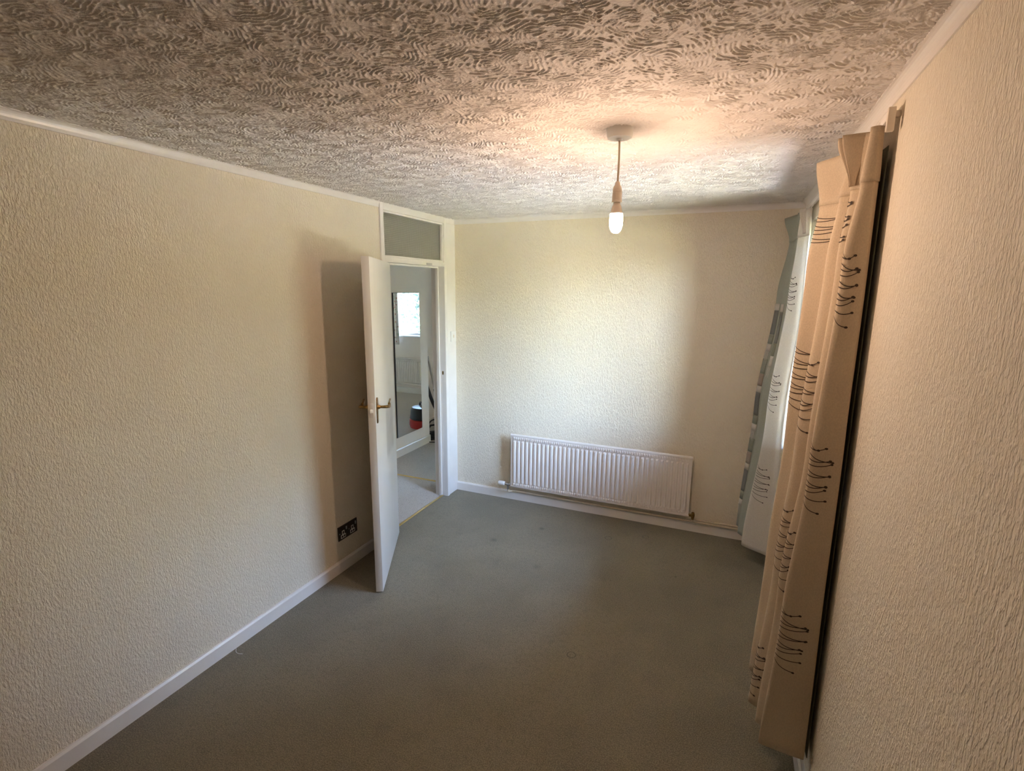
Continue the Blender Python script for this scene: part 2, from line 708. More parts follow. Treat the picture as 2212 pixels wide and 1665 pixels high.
# coving: concave strip between wall and ceiling
def cove_prof(wall, sgn, drop=0.038, proj=0.026):
    pts = [(wall, H), (wall + sgn * proj, H), (wall + sgn * proj, H - 0.004)]
    for k in range(1, 6):
        a = k / 6 * PI / 2
        pts.append((wall + sgn * (proj - (proj - 0.005) * math.sin(a)), H - 0.004 - (drop - 0.008) * (1 - math.cos(a))))
    pts += [(wall + sgn * 0.005, H - drop), (wall, H - drop)]
    return pts


t = struct(prism('trim_1', cove_prof(0.0, 1, 0.038, 0.020), 'y', BACK, FY0, m_paint))
t['label'] = 'white cove strip under the ceiling along the left wall'
t = struct(prism('trim_6', cove_prof(0.0, 1, 0.038, 0.020), 'y', FY1, L - 0.005, m_paint))
t['label'] = 'short white cove strip between door frame and far corner'
t = struct(prism('trim_2', cove_prof(L, -1), 'x', 0.0, W, m_paint))
t['label'] = 'white cove strip above the far wall'
t = struct(prism('trim_3', cove_prof(W, -1, 0.040, 0.028), 'y', BACK, L - 0.026, m_paint))
t['label'] = 'white cove strip above the curtained right wall'


# baseboards: chamfered top edge
def base_prof(wall, sgn, h=0.077, th=0.015):
    return [(wall, 0), (wall + sgn * th, 0), (wall + sgn * th, h - 0.010), (wall + sgn * (th - 0.006), h), (wall, h)]


struct(prism('baseboard_left', base_prof(0.0, 1), 'y', BACK, FY0, m_paint))
struct(prism('baseboard_far', base_prof(L, -1), 'x', 0.006, W - 0.018, m_paint))
struct(prism('baseboard_right', base_prof(W, -1, 0.09, 0.018), 'y', BACK, L - 0.016, m_paint))
struct(prism('baseboard_hall', base_prof(HX, 1, 0.09), 'y', 1.6, L, m_paint))
struct(prism('baseboard_mirror', base_prof(HX, 1, 0.09), 'y', L + 0.1, 5.036, m_paint))
struct(prism('baseboard_window', base_prof(RY, -1, 0.10), 'x', -1.6, W, m_paint))
struct(boxes('trim_4', [((0.0, FY1, 0), (0.006, L, H - 0.04))], m_paint, bev=0.001))['label'] = \
    'smooth white board between door frame and far corner'

# ------------------------------------------------------------------ door frame with glazed light above
fr = struct(empty('trim_5', (0, (FY0 + FY1) / 2, 0)))
fr['label'] = 'white storey-height door frame with patterned glass above the doorway'
OY = (FY0 + FY1) / 2
P0, P1 = FY0 - OY, FY1 - OY
boxes('post', [((-WT - 0.004, P0, 0), (0.012, P0 + 0.034, H))], m_paint, fr, bev=0.0015)
boxes('post', [((-WT - 0.004, P1 - 0.035, 0), (0.012, P1, H))], m_paint, fr, bev=0.0015)
boxes('head', [((-WT - 0.004, P0 + 0.034, 2.312), (0.012, P1 - 0.035, H))], m_paint, fr, bev=0.0015)
rail = boxes('transom_rail', [((-WT - 0.004, P0 + 0.034, 1.974), (0.012, P1 - 0.035, 2.008))], m_paint, fr, bev=0.0015)
boxes('door_stop', [((-0.075, P1 - 0.048, 0), (-0.045, P1 - 0.035, 1.974))], m_paint, fr, bev=0.001)
boxes('door_stop', [((-0.075, P0 + 0.034, 1.961), (-0.045, P1 - 0.048, 1.974))], m_paint, fr, bev=0.001)
yA, yB, zA, zB = P0 + 0.034, P1 - 0.035, 2.008, 2.312
bd = 0.014
boxes('glazing_bead', [((-0.02, yA, zA), (0.004, yA + bd, zB))], m_paint, fr, bev=0.002)
boxes('glazing_bead', [((-0.02, yB - bd, zA), (0.004, yB, zB))], m_paint, fr, bev=0.002)
boxes('glazing_bead', [((-0.02, yA + bd, zA), (0.004, yB - bd, zA + bd))], m_paint, fr, bev=0.002)
boxes('glazing_bead', [((-0.02, yA + bd, zB - bd), (0.004, yB - bd, zB))], m_paint, fr, bev=0.002)
boxes('glass_pane', [((-0.030, yA + 0.002, zA + 0.002), (-0.024, yB - 0.002, zB - 0.002))], m_obscure, fr)['label'] = \
    'grey glass pane with a small square relief'
boxes('catch_plate', [((0.012, 0.12, 1.978), (0.016, 0.20, 1.992))], m_steel, fr, bev=0.001)
boxes('strike_plate', [((-0.026, P1 - 0.0362, 1.085), (-0.012, P1 - 0.035, 1.115))], m_brass, fr, bev=0.0008)

# door leaf, open into the room
ang = math.atan2(-0.88, 0.474)
door = struct(empty('door_1', (0.034, 2.944, 0), ang))
door['label'] = 'plain white flush door standing open into the room'
DL, DT, DH = 0.765, 0.042, 1.967
boxes('leaf', [((0, -DT, 0.008), (DL, 0, DH))], m_door, door, bev=0.0018)


def lever(side):
    """backplate, stem and curled lever with a leaf end; side=+1 front face, -1 back"""
    y0 = 0.0 if side > 0 else -DT
    s = side
    bm = bmesh.new()
    pts = []
    for k in range(24):
        a = 2 * PI * k / 24
        w_, h_ = 0.020, 0.075
        ca, sa = math.cos(a), math.sin(a)
        pts.append((w_ * math.copysign(abs(ca) ** 0.35, ca), h_ * math.copysign(abs(sa) ** 0.5, sa)))
    A = [bm.verts.new((0.715 + x, y0, 1.115 + z)) for x, z in pts]
    B = [bm.verts.new((0.715 + x * 0.93, y0 + s * 0.005, 1.115 + z * 0.98)) for x, z in pts]
    for i in range(24):
        bm.faces.new((A[i], A[(i + 1) % 24], B[(i + 1) % 24], B[i]))
    bm.faces.new(A)
    bm.faces.new(B)
    plate = bm_obj('handle_plate', bm, m_brass, door, smooth=True)
    bm = bmesh.new()
    zc = 1.135
    tube_geo(bm, [(0.715, y0 + s * 0.004, zc), (0.715, y0 + s * 0.012, zc), (0.715, y0 + s * 0.02, zc)], [0.015, 0.012, 0.009], 12)
    arm = catmull([(0.715, y0 + s * 0.018, zc), (0.713, y0 + s * 0.045, zc), (0.690, y0 + s * 0.058, zc - 0.004),
                   (0.655, y0 + s * 0.060, zc - 0.010), (0.636, y0 + s * 0.058, zc - 0.009),
                   (0.624, y0 + s * 0.056, zc + 0.001)], 5)
    tube_geo(bm, arm, [0.0075 + 0.002 * math.sin(i / len(arm) * PI) for i in range(len(arm))], 12)
    # leaf-shaped end
    c = Vector((0.604, y0 + s * 0.055, zc + 0.008))
    rows = [(-0.026, 0.005), (-0.012, 0.014), (0.0, 0.017), (0.014, 0.011), (0.028, 0.001)]
    tilt = Vector((-0.93, 0, 0.36)).normalized()
    nrm = Vector((0.36, 0, 0.93)).normalized()
    ring = []
    for dx, w_ in rows:
        b = c + tilt * dx
        ring.append([bm.verts.new(b + nrm * w_), bm.verts.new(b + Vector((0, 0.005, 0))),
                     bm.verts.new(b - nrm * w_), bm.verts.new(b - Vector((0, 0.005, 0)))])
    for i in range(4):
        for k in range(4):
            bm.faces.new((ring[i][k], ring[i][(k + 1) % 4], ring[i + 1][(k + 1) % 4], ring[i + 1][k]))
    bm.faces.new(ring[0])
    bm.faces.new(ring[-1])
    bm_obj('door_handle', bm, m_brass, plate, smooth=True)
    return plate


lever(1)
lever(-1)
boxes('latch_plate', [((DL, -0.032, 1.085), (DL + 0.002, -0.010, 1.165))], m_paint, door, bev=0.0005)
lb = prism('latch_bolt', [(DL + 0.001, -0.028), (DL + 0.012, -0.028), (DL + 0.004, -0.014), (DL + 0.001, -0.014)], 'z', 1.112, 1.132, m_plastic, door)
for zc in (0.25, 1.75):
    bm = bmesh.new()
    tube_geo(bm, [(-0.003, -0.024, zc - 0.045), (-0.003, -0.024, zc + 0.045)], 0.005, 10)
    bm_obj('hinge', bm, m_paint, door, smooth=True)

# gold threshold strips
def strip(name, a, b, width, label):
    a, b = Vector(a), Vector(b)
    d = (b - a).normalized()
    s = Vector((-d.y, d.x, 0))
    prof = [(-width / 2, 0.0), (-width / 2, 0.002), (-width * 0.3, 0.0045), (-width * 0.12, 0.0035), (0, 0.005),
            (width * 0.12, 0.0035), (width * 0.3, 0.0045), (width / 2, 0.002), (width / 2, 0.0)]
    vs, fs = [], []
    for e in (a, b):
        for q in prof:
            vs.append(e + s * q[0] + Vector((0, 0, q[1])))
    n = len(prof)
    for i in range(n):
        fs.append((i, (i + 1) % n, n + (i + 1) % n, n + i))
    fs += [tuple(range(n)), tuple(range(n, 2 * n))]
    o = mesh_obj(name, vs, fs, m_gold)
    return tag(o, label, 'threshold strip')


strip('threshold_strip', (-0.045, FY0 + 0.036, 0), (-0.045, FY1 - 0.037, 0), 0.024,
      'gold metal carpet strip across the open white doorway')
strip('threshold_strip', (-0.945, L + 0.075, 0), (-0.205, L + 0.075, 0), 0.024,
      'gold carpet strip farther into the hall before the mirror')

# ------------------------------------------------------------------ main window (behind the curtains)
def window(name, axis, a0, a1, z0, z1, inner, outer, mullions, sill_depth, label):
    """frame bars, panes and sill in a wall opening; axis is the direction along the wall"""
    wnd = struct(empty(name, (0, 0, 0)))
    wnd['label'] = label
    d0, d1 = outer - 0.06, outer
    def bx(nm, p, q, zz0, zz1, m, e0=d0, e1=d1, bev=0.004):
        if axis == 'y':
            return boxes(nm, [((e0, p, zz0), (e1, q, zz1))], m, wnd, bev=bev)
        return boxes(nm, [((p, e0, zz0), (q, e1, zz1))], m, wnd, bev=bev)
    t_ = 0.055
    bx('frame_bar', a0, a0 + t_, z0, z1, m_upvc)
    bx('frame_bar', a1 - t_, a1, z0, z1, m_upvc)
    bx('frame_bar', a0 + t_, a1 - t_, z0, z0 + t_, m_upvc)
    bx('frame_bar', a0 + t_, a1 - t_, z1 - t_, z1, m_upvc)
    xs = [a0 + t_] + list(mullions) + [a1 - t_]
    for mu in mullions:
        bx('mullion', mu - 0.03, mu + 0.03, z0 + t_, z1 - t_, m_upvc)
    for i in range(len(xs) - 1):
        p = xs[i] + (0.03 if i > 0 else 0)
        q = xs[i + 1] - (0.03 if i < len(xs) - 2 else 0)
        bx('window_pane', p, q, z0 + t_, z1 - t_, m_glass, d0 + 0.027, d0 + 0.031, 0)
    bx('window_sill', a0 + 0.001, a1 - 0.001, z0, z0 + 0.022, m_upvc, inner - sill_depth, d0, 0.003)
    return wnd


window('window_1', 'y', WY0, WY1, WZ0, WZ1, W, W + 0.15, [2.88], 0.02, 'white framed window between the two curtains')
window('window_2', 'x', X0, X1, Z0, Z1, RY, RY + 0.20, [1.20, 1.77], 0.04, 'white framed window seen in the hall mirror')

# ------------------------------------------------------------------ curtains
class Drape:
    """ruled cloth: control profiles (x, y) at several heights, Catmull-Rom along the profile"""
    def __init__(self, levels, wav=0.0):
        self.lv = sorted(levels, key=lambda q: q[0])
        self.wav = wav

    def prof(self, z):
        lv = self.lv
        if z <= lv[0][0]:
            return lv[0][1]
        for (za, pa), (zb, pb) in zip(lv, lv[1:]):
            if z <= zb:
                t = (z - za) / (zb - za)
                t = t * t * (3 - 2 * t)
                return [(a[0] * (1 - t) + b[0] * t, a[1] * (1 - t) + b[1] * t) for a, b in zip(pa, pb)]
        return lv[-1][1]

    def at(self, u, z, off=0.0):
        P = self.prof(z)
        n = len(P) - 1
        u = max(0.0, min(u, n - 1e-6))
        i = int(u)
        t = u - i
        g = lambda j: Vector((P[j][0], P[j][1]))
        p1, p2 = g(i), g(i + 1)
        p0 = g(i - 1) if i > 0 else p1 * 2 - p2
        p3 = g(i + 2) if i + 2 <= n else p2 * 2 - p1
        q = lambda t_: self._h(p0, p1, p2, p3, t_)
        v = q(t)
        dv = (q(min(t + 0.02, 1)) - q(max(t - 0.02, 0)))
        tan = Vector((dv.x, dv.y, 0)).normalized()
        nrm = -(tan.cross(Vector((0, 0, 1))))
        w = self.wav * math.sin(u * 2.3 + z * 5.1) * 0.5 + self.wav * math.sin(u * 1.1 - z * 9.7) * 0.5
        return Vector((v.x, v.y, z)) + nrm * (off + w)

    @staticmethod
    def _h(p0, p1, p2, p3, t):
        m1 = (p2 - p0) * 0.38
        m2 = (p3 - p1) * 0.38
        t2, t3 = t * t, t * t * t
        return p1 * (2 * t3 - 3 * t2 + 1) + m1 * (t3 - 2 * t2 + t) + p2 * (-2 * t3 + 3 * t2) + m2 * (t3 - t2)

    def sheet(self, name, u0, u1, z0, z1, mat, parent, nu=None, nz=None, th=0.003, off=0.0, hem=None):
        nu = nu or max(2, int((u1 - u0) * 12))
        nz = nz or max(2, int((z1 - z0) / 0.03))
        vs, fs = [], []
        for layer in (0, 1):
            for j in range(nz + 1):
                for i in range(nu + 1):
                    u = u0 + (u1 - u0) * i / nu
                    zb = z0 + (hem(u) if hem else 0)
                    z = zb + (z1 - zb) * j / nz
                    vs.append(self.at(u, z, off - layer * th))
        k = (nu + 1) * (nz + 1)
        for j in range(nz):
            for i in range(nu):
                a = j * (nu + 1) + i
                b, c, d = a + 1, a + nu + 2, a + nu + 1
                fs.append((a, b, c, d))
                fs.append((k + a, k + d, k + c, k + b))
        edge = [i for i in range(nu + 1)] + [(j + 1) * (nu + 1) - 1 for j in range(1, nz + 1)] + \
               [nz * (nu + 1) + i for i in range(nu - 1, -1, -1)] + [j * (nu + 1) for j in range(nz - 1, 0, -1)]
        for a, b in zip(edge, edge[1:] + edge[:1]):
            fs.append((b, a, k + a, k + b))
        return mesh_obj(name, vs, fs, mat, parent, smooth=True)

    def motif(self, parent, u_root, u_tip, z_top, z_bot, n=12, dots=True, seed=0, full=False):
        """a fan of fine stitched strokes with a dot at each tip, lying on the cloth"""
        rnd = random.Random(seed)
        vs, fs = [], []
        def ribbon(pts, wd):
            base = len(vs)
            for a in pts:
                vs.append(self.at(a[0], a[1] + wd / 2, 0.0022))
                vs.append(self.at(a[0], a[1] - wd / 2, 0.0022))
            for i in range(len(pts) - 1):
                b = base + 2 * i
                fs.append((b, b + 1, b + 3, b + 2))
        hgt = z_top - z_bot
        for i in range(n):
            f = i / (n - 1)
            zr = z_top - hgt * (0.03 + 0.80 * f)
            # strokes bow: the upper ones fall towards the tip, lower ones rise then the last falls
            bow = [0.10, -0.01, 0.09, 0.0, -0.03, 0.06, -0.02, 0.06, -0.02, -0.04, 0.03, 0.14][i % 12]
            ln = [0.45, 0.70, 0.98, 0.88, 1.0, 0.97, 0.97, 0.88, 0.84, 0.86, 0.90, 0.72][i % 12] * rnd.uniform(0.95, 1.03)
            if full:
                ln = 1.0
            ut = u_root + (u_tip - u_root) * ln
            pts = []
            for k in range(11):
                s = k / 10
                pts.append((u_root + (ut - u_root) * s, zr - hgt * (bow * s + 0.035 * math.sin(PI * s))))
            ribbon(pts, 0.0028)
            if dots:
                c = pts[-1]
                base = len(vs)
                du = 0.0040 * abs(u_tip - u_root) / max(1e-4, (self.at(u_tip, zr) - self.at(u_root, zr)).length)
                for k in range(8):
                    a = 2 * PI * k / 8
                    vs.append(self.at(c[0] + du * math.cos(a), c[1] + 0.0036 * math.sin(a), 0.0025))
                fs.append(tuple(base + k for k in range(8)))
        o = mesh_obj('stitched_motif', vs, fs, m_ink, parent)
        return o

    def patch(self, parent, u0, u1, z0, z1, mat):
        return self.sheet('fabric_patch', u0, u1, z0, z1, mat, parent, nu=8, nz=max(2, int((z1 - z0) / 0.02)),
                          th=0.0015, off=0.003)

    def fringe(self, parent, u0, u1, z0, z1, mat, n=7):
        vs, fs = [], []
        for i in range(n):
            u = u0 + (u1 - u0) * (i + 0.5) / n
            du = (u1 - u0) / n * 0.3
            b = len(vs)
            zz = z0 + random.uniform(-0.01, 0.01)
            vs += [self.at(u - du, z1, 0.004), self.at(u + du, z1, 0.004), self.at(u + du * 0.5, zz, 0.006), self.at(u - du * 0.5, zz, 0.006)]
            fs.append((b, b + 1, b + 2, b + 3))
        return mesh_obj('patch_fringe', vs, fs, mat, parent)


near = Drape([
    (0.18, [(2.545, 1.80), (2.536, 1.785), (2.405, 1.80), (2.440, 1.86), (2.396, 1.90), (2.430, 1.96), (2.374, 2.00), (2.430, 2.14), (2.382, 2.19), (2.410, 2.26)]),
    (0.75, [(2.545, 1.80), (2.535, 1.785), (2.431, 1.80), (2.475, 1.89), (2.424, 1.93), (2.465, 2.00), (2.413, 2.04), (2.465, 2.18), (2.405, 2.24), (2.430, 2.29)]),
    (1.25, [(2.545, 1.80), (2.535, 1.785), (2.457, 1.80), (2.505, 1.895), (2.461, 1.93), (2.500, 2.01), (2.441, 2.05), (2.500, 2.20), (2.427, 2.25), (2.450, 2.30)]),
    (1.90, [(2.545, 1.80), (2.532, 1.785), (2.481, 1.80), (2.520, 1.91), (2.486, 1.95), (2.520, 2.04), (2.474, 2.08), (2.510, 2.20), (2.438, 2.25), (2.458, 2.30)]),
    (2.11, [(2.545, 1.80), (2.528, 1.785), (2.502, 1.80), (2.528, 1.89), (2.500, 1.93), (2.528, 2.01), (2.488, 2.05), (2.515, 2.16), (2.458, 2.24), (2.472, 2.29)]),
    (2.25, [(2.540, 1.80), (2.526, 1.79), (2.510, 1.80), (2.526, 1.845), (2.470, 1.895), (2.526, 1.965), (2.522, 2.03), (2.490, 2.11), (2.432, 2.21), (2.446, 2.25)]),
], 0.0015)
hem_near = lambda u: 0.05 * min(1.0, max(0.0, (u - 2.0) / 3.0)) ** 1.0 * -0.2 + (0.02 if u < 1.2 else 0.0)
cur = empty('curtain', (2.47, 1.80, 0.18))
cur.matrix_world = Matrix.Translation((2.47, 1.80, 0.18))


def under(parent):
    """shift children built in world space so that they sit right under a placed empty"""
    inv = Matrix.Translation(parent.location).inverted()
    for ch in list(parent.children):
        ch.matrix_parent_inverse = inv


tag(cur, 'beige curtain with brown stitched strokes hanging nearest the camera on the right', 'curtain', 'curtains at the window')
drape = near.sheet('drape', 0, 9, 0.205, 2.115, m_beige, cur, nu=150, nz=70)
near.sheet('heading', 0, 9, 2.105, 2.25, m_beige, cur, nu=150, nz=10, th=0.004, off=0.0025)
pp = Drape([(2.115, [(2.505, 1.905), (2.490, 1.908), (2.502, 1.912), (2.489, 1.916), (2.502, 1.920), (2.491, 1.924), (2.506, 1.928)]),
            (2.252, [(2.520, 1.855), (2.452, 1.868), (2.498, 1.884), (2.446, 1.900), (2.498, 1.916), (2.450, 1.932), (2.520, 1.945)])])
pp.sheet('pinch_pleat', 0, 6, 2.115, 2.252, m_beige, cur, nu=60, nz=12, th=0.002)
near.sheet('edge_band', 8.35, 9, 0.20, 1.05, m_teal, cur, nu=10, nz=40, off=0.003)['label'] = 'pale teal edge'
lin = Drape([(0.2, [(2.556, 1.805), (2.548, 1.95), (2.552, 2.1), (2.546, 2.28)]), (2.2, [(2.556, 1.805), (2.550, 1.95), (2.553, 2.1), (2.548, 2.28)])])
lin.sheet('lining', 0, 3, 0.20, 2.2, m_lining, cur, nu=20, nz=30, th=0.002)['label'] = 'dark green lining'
sd = 11
for (ur, ut, zt, zb, full) in [(1.98, 1.22, 1.925, 1.69, False), (1.99, 1.25, 1.345, 1.10, False), (1.99, 1.28, 0.765, 0.52, False),
                               (8.05, 7.0, 1.60, 1.33, True), (6.1, 5.2, 1.585, 1.30, False),
                               (8.05, 7.1, 2.07, 1.96, True), (4.2, 3.7, 2.09, 1.93, True),
                               (6.1, 5.2, 1.04, 0.76, False), (4.1, 3.4, 1.00, 0.74, False),
                               (6.2, 5.4, 0.47, 0.24, False)]:
    sd += 1
    near.motif(cur, ur, ut, zt, zb, n=7 if zt > 2.0 else 12, dots=not (full and ur > 8), seed=sd, full=full)
under(cur)

far = Drape([
    (0.14, [(2.545, 3.36), (2.535, 3.355), (2.515, 3.41), (2.372, 3.50), (2.392, 3.58), (2.343, 3.66), (2.372, 3.72), (2.335, 3.79), (2.365, 3.84)]),
    (1.03, [(2.545, 3.36), (2.520, 3.355), (2.500, 3.42), (2.437, 3.50), (2.452, 3.58), (2.408, 3.66), (2.432, 3.72), (2.380, 3.80), (2.410, 3.845)]),
    (1.77, [(2.556, 3.36), (2.548, 3.355), (2.535, 3.42), (2.488, 3.50), (2.503, 3.58), (2.474, 3.66), (2.490, 3.72), (2.448, 3.80), (2.470, 3.845)]),
    (2.11, [(2.556, 3.36), (2.545, 3.355), (2.534, 3.42), (2.506, 3.49), (2.520, 3.55), (2.503, 3.62), (2.510, 3.68), (2.488, 3.78), (2.505, 3.835)]),
    (2.25, [(2.550, 3.36), (2.535, 3.36), (2.515, 3.40), (2.505, 3.44), (2.522, 3.48), (2.500, 3.54), (2.505, 3.60), (2.450, 3.78), (2.470, 3.82)]),
], 0.0015)
cuf = empty('curtain', (2.46, 3.55, 0.15))
tag(cuf, 'cream and pale teal patchwork curtain hanging in the far corner', 'curtain', 'curtains at the window')
far.sheet('drape', 0, 4.0, 0.14, 2.115, m_cream, cuf, nu=70, nz=70)
far.sheet('edge_band', 3.98, 8, 0.15, 2.115, m_teal, cuf, nu=70, nz=70)['label'] = 'pale teal panel'
far.sheet('heading', 0, 4.0, 2.105, 2.25, m_cream, cuf, nu=60, nz=8, th=0.004, off=0.0025)
far.sheet('heading', 3.98, 8, 2.105, 2.25, m_teal, cuf, nu=60, nz=8, th=0.004, off=0.0025)['label'] = 'pale teal heading'
pf = Drape([(2.12, [(2.535, 3.395), (2.520, 3.40), (2.532, 3.405), (2.519, 3.41), (2.532, 3.415), (2.520, 3.42), (2.536, 3.425)]),
            (2.252, [(2.530, 3.375), (2.496, 3.385), (2.522, 3.397), (2.492, 3.409), (2.522, 3.421), (2.495, 3.433), (2.530, 3.445)])])
pf.sheet('pinch_pleat', 0, 6, 2.12, 2.252, m_cream, cuf, nu=60, nz=10, th=0.002)
for (ur, ut, zt, zb) in [(2.95, 2.25, 1.90, 1.68), (2.95, 2.25, 1.32, 1.06), (2.95, 2.2, 0.72, 0.47)]:
    sd += 1
    far.motif(cuf, ur, ut, zt, zb, seed=sd)
z = 1.72
seq = [('white', 0.045), ('grey', 0.16), ('green', 0.06), ('white', 0.05), ('fringe', 0.05), ('green', 0.10), ('taupe', 0.085)]
i = 0
while z > 0.26:
    nm, hh = seq[i % len(seq)]
    if nm == 'fringe':
        far.fringe(cuf, 6.55, 7.45, z - hh, z + 0.004, m_patch['white'])
    else:
        far.patch(cuf, 6.5, 7.5, z - hh + 0.004, z, m_patch[nm])
    z -= hh
    i += 1
z = 1.72
for nm, hh in [('white', 0.05), ('grey', 0.20), ('green', 0.08), ('white', 0.07)]:
    far.patch(cuf, 4.6, 5.3, z - hh + 0.004, z, m_patch[nm])
    z -= hh
far.fringe(cuf, 4.6, 5.3, z - 0.06, z, m_patch['white'])
under(cuf)

# curtain track
tr = empty('curtain_track', (2.548, 2.8, 2.270))
tag(tr, 'white curtain rail fixed above the window, carrying both curtains', 'curtain rail')
boxes('rail', [((-0.009, -1.03, -0.012), (0.004, 1.02, 0.014))], m_plastic, tr, bev=0.003)
boxes('end_stop', [((-0.012, -1.046, -0.045), (0.006, -1.03, 0.016))], m_oldplastic, tr, bev=0.002)
for y in (-1.015, -0.35, 0.35, 1.0):
    boxes('bracket', [((0.004, y - 0.008, -0.004), (W - 2.5485, y + 0.008, 0.012))], m_oldplastic, tr, bev=0.002)
for k in range(12):
    y = -0.98 + (0.5 * k / 5 if k < 6 else 1.44 + 0.46 * (k - 6) / 5)
    bm = bmesh.new()
    tube_geo(bm, [(-0.003, y, -0.010), (-0.003, y, -0.014), (-0.004, y, -0.018)], 0.002, 6)
    bm_obj('glider', bm, m_plastic, tr)

# ------------------------------------------------------------------ pendant bulb
bx_, by_ = 1.780, 1.93
pl = empty('pendant_light', (bx_, by_, H))
tag(pl, 'bare glowing bulb hanging on a cord from the white ceiling rose', 'ceiling light')
lathe('ceiling_rose', [(0.046, 0.0), (0.046, -0.006), (0.0445, -0.028), (0.041, -0.034), (0.012, -0.035), (0.009, -0.041), (0.004, -0.041)], m_plastic, pl)
tube('cord', [(0, 0, -0.038), (0.001, 0, -0.10), (0.0, 0, -0.185)], 0.0036, m_cord, pl, 10)
hold = lathe('lamp_holder', [(0.006, -0.178), (0.009, -0.182), (0.010, -0.190), (0.0145, -0.196), (0.0165, -0.204), (0.0170, -0.214),
                             (0.0158, -0.2145), (0.0158, -0.2165), (0.0175, -0.217), (0.0175, -0.243), (0.0185, -0.244), (0.0185, -0.249), (0.012, -0.249)],
             m_oldplastic, pl)
lathe('bulb_collar', [(0.0125, -0.245), (0.0125, -0.256), (0.016, -0.262), (0.0195, -0.276), (0.0222, -0.288), (0.018, -0.288)], m_oldplastic, pl)
lathe('bulb_glass', [(0.018, -0.2885), (0.0222, -0.2885), (0.0236, -0.300), (0.0238, -0.314), (0.0232, -0.328), (0.0205, -0.341), (0.0155, -0.350), (0.009, -0.355), (0.001, -0.3565)],
      m_bulb, pl)['label'] = 'glowing warm white bulb glass'

# ------------------------------------------------------------------ radiators
def radiator(name, x0, x1, z0, z1, ywall, label, pitch, flutes=True):
    r = empty(name, ((x0 + x1) / 2, ywall - 0.05, z0))
    tag(r, label, 'radiator')
    w2 = (x1 - x0) / 2
    h = z1 - z0
    # fluted front panel: raised ribs that fade out before the top and bottom seams
    n = max(4, round((x1 - x0 - 0.03) / pitch))
    xs = []
    for i in range(n):
        for s, d in ((0.0, 0), (0.18, 0), (0.34, 1), (0.66, 1), (0.82, 0)):
            xs.append((-w2 + 0.015 + (i + s) * (2 * w2 - 0.03) / n, d))
    xs.append((w2 - 0.015, 0))
    xs = [(-w2, 0)] + xs + [(w2, 0)]
    zs = [(0.008, 0), (0.040, 0), (0.052, 1), (h - 0.060, 1), (h - 0.048, 0), (h - 0.008, 0)]
    vs, fs = [], []
    for zz, k in zs:
        for x, d in xs:
            vs.append((x, -0.030 - 0.010 * d * k, zz))
    m = len(xs)
    for j in range(len(zs) - 1):
        for i in range(m - 1):
            fs.append((j * m + i, j * m + i + 1, (j + 1) * m + i + 1, (j + 1) * m + i))
    mesh_obj('front_panel', vs, fs, m_rad, r)
    boxes('back_panel', [((-w2 + 0.002, -0.029, 0.006), (w2 - 0.002, -0.012, h - 0.006))], m_rad, r, bev=0.003)
    # rolled seams top and bottom
    for nm, zc in (('top_seam', h - 0.008), ('bottom_seam', 0.010)):
        bm = bmesh.new()
        tube_geo(bm, [(-w2 - 0.002, -0.024, zc), (w2 + 0.002, -0.024, zc)], 0.0115, 12)
        seam = bm_obj(nm, bm, m_rad, r, smooth=True)
        # row of small pressed notches beside the seam
        bm = bmesh.new()
        zn = zc + (-0.021 if nm == 'top_seam' else 0.019)
        nn = n * 2 - 2
        for i in range(nn):
            x = -w2 + 0.022 + (2 * w2 - 0.044) * (i + 0.5) / nn
            box(bm, (x - 0.0055, -0.0425, zn - 0.009), (x + 0.0055, -0.028, zn + 0.009), 0.002, 1)
        bm_obj('pressed_notches', bm, m_rad, seam)['kind'] = 'stuff'
    for sx in (-1, 1):
        boxes('wall_bracket', [((sx * w2 * 0.72 - 0.015, -0.012, h * 0.25), (sx * w2 * 0.72 + 0.015, 0.0495, h * 0.8))], m_rad, r, bev=0.002)
    return r


rd = radiator('radiator', 0.566, 2.008, 0.140, 0.605, L, 'long low white panel radiator with vertical flutes on the far wall', 0.0362)
# thermostatic valve on the left, lockshield on the right (fixed to the radiator)
w2 = (2.008 - 0.566) / 2
tv = lathe('valve_body', [(0.004, -0.030), (0.011, -0.030), (0.011, -0.012), (0.014, -0.012), (0.014, 0.004), (0.010, 0.006), (0.010, 0.030), (0.004, 0.030)],
           m_chrome, rd, (-w2 - 0.028, -0.022, 0.018), 'X', 16)
lathe('valve_head', [(0.010, -0.062), (0.0165, -0.060), (0.0185, -0.046), (0.0185, -0.012), (0.015, -0.004), (0.008, 0.0)], m_plastic, tv,
      (-w2 - 0.056, -0.022, 0.018), 'X', 20)['label'] = 'white thermostatic head'
lathe('valve_spindle', [(0.009, -0.048), (0.009, -0.02), (0.011, -0.012), (0.008, 0.0)], m_chrome, tv, (-w2 - 0.030, -0.022, 0.018), 'Z', 14)
lk = lathe('lockshield_valve', [(0.009, -0.030), (0.012, -0.014), (0.014, 0.0), (0.013, 0.012), (0.010, 0.024), (0.006, 0.026)], m_brass, rd,
           (w2 + 0.030, -0.022, 0.014), 'Z', 16)
lathe('union_nut', [(0.011, -0.03), (0.012, -0.012), (0.010, 0.0)], m_brass, lk, (w2 + 0.028, -0.022, 0.014), 'X', 6)

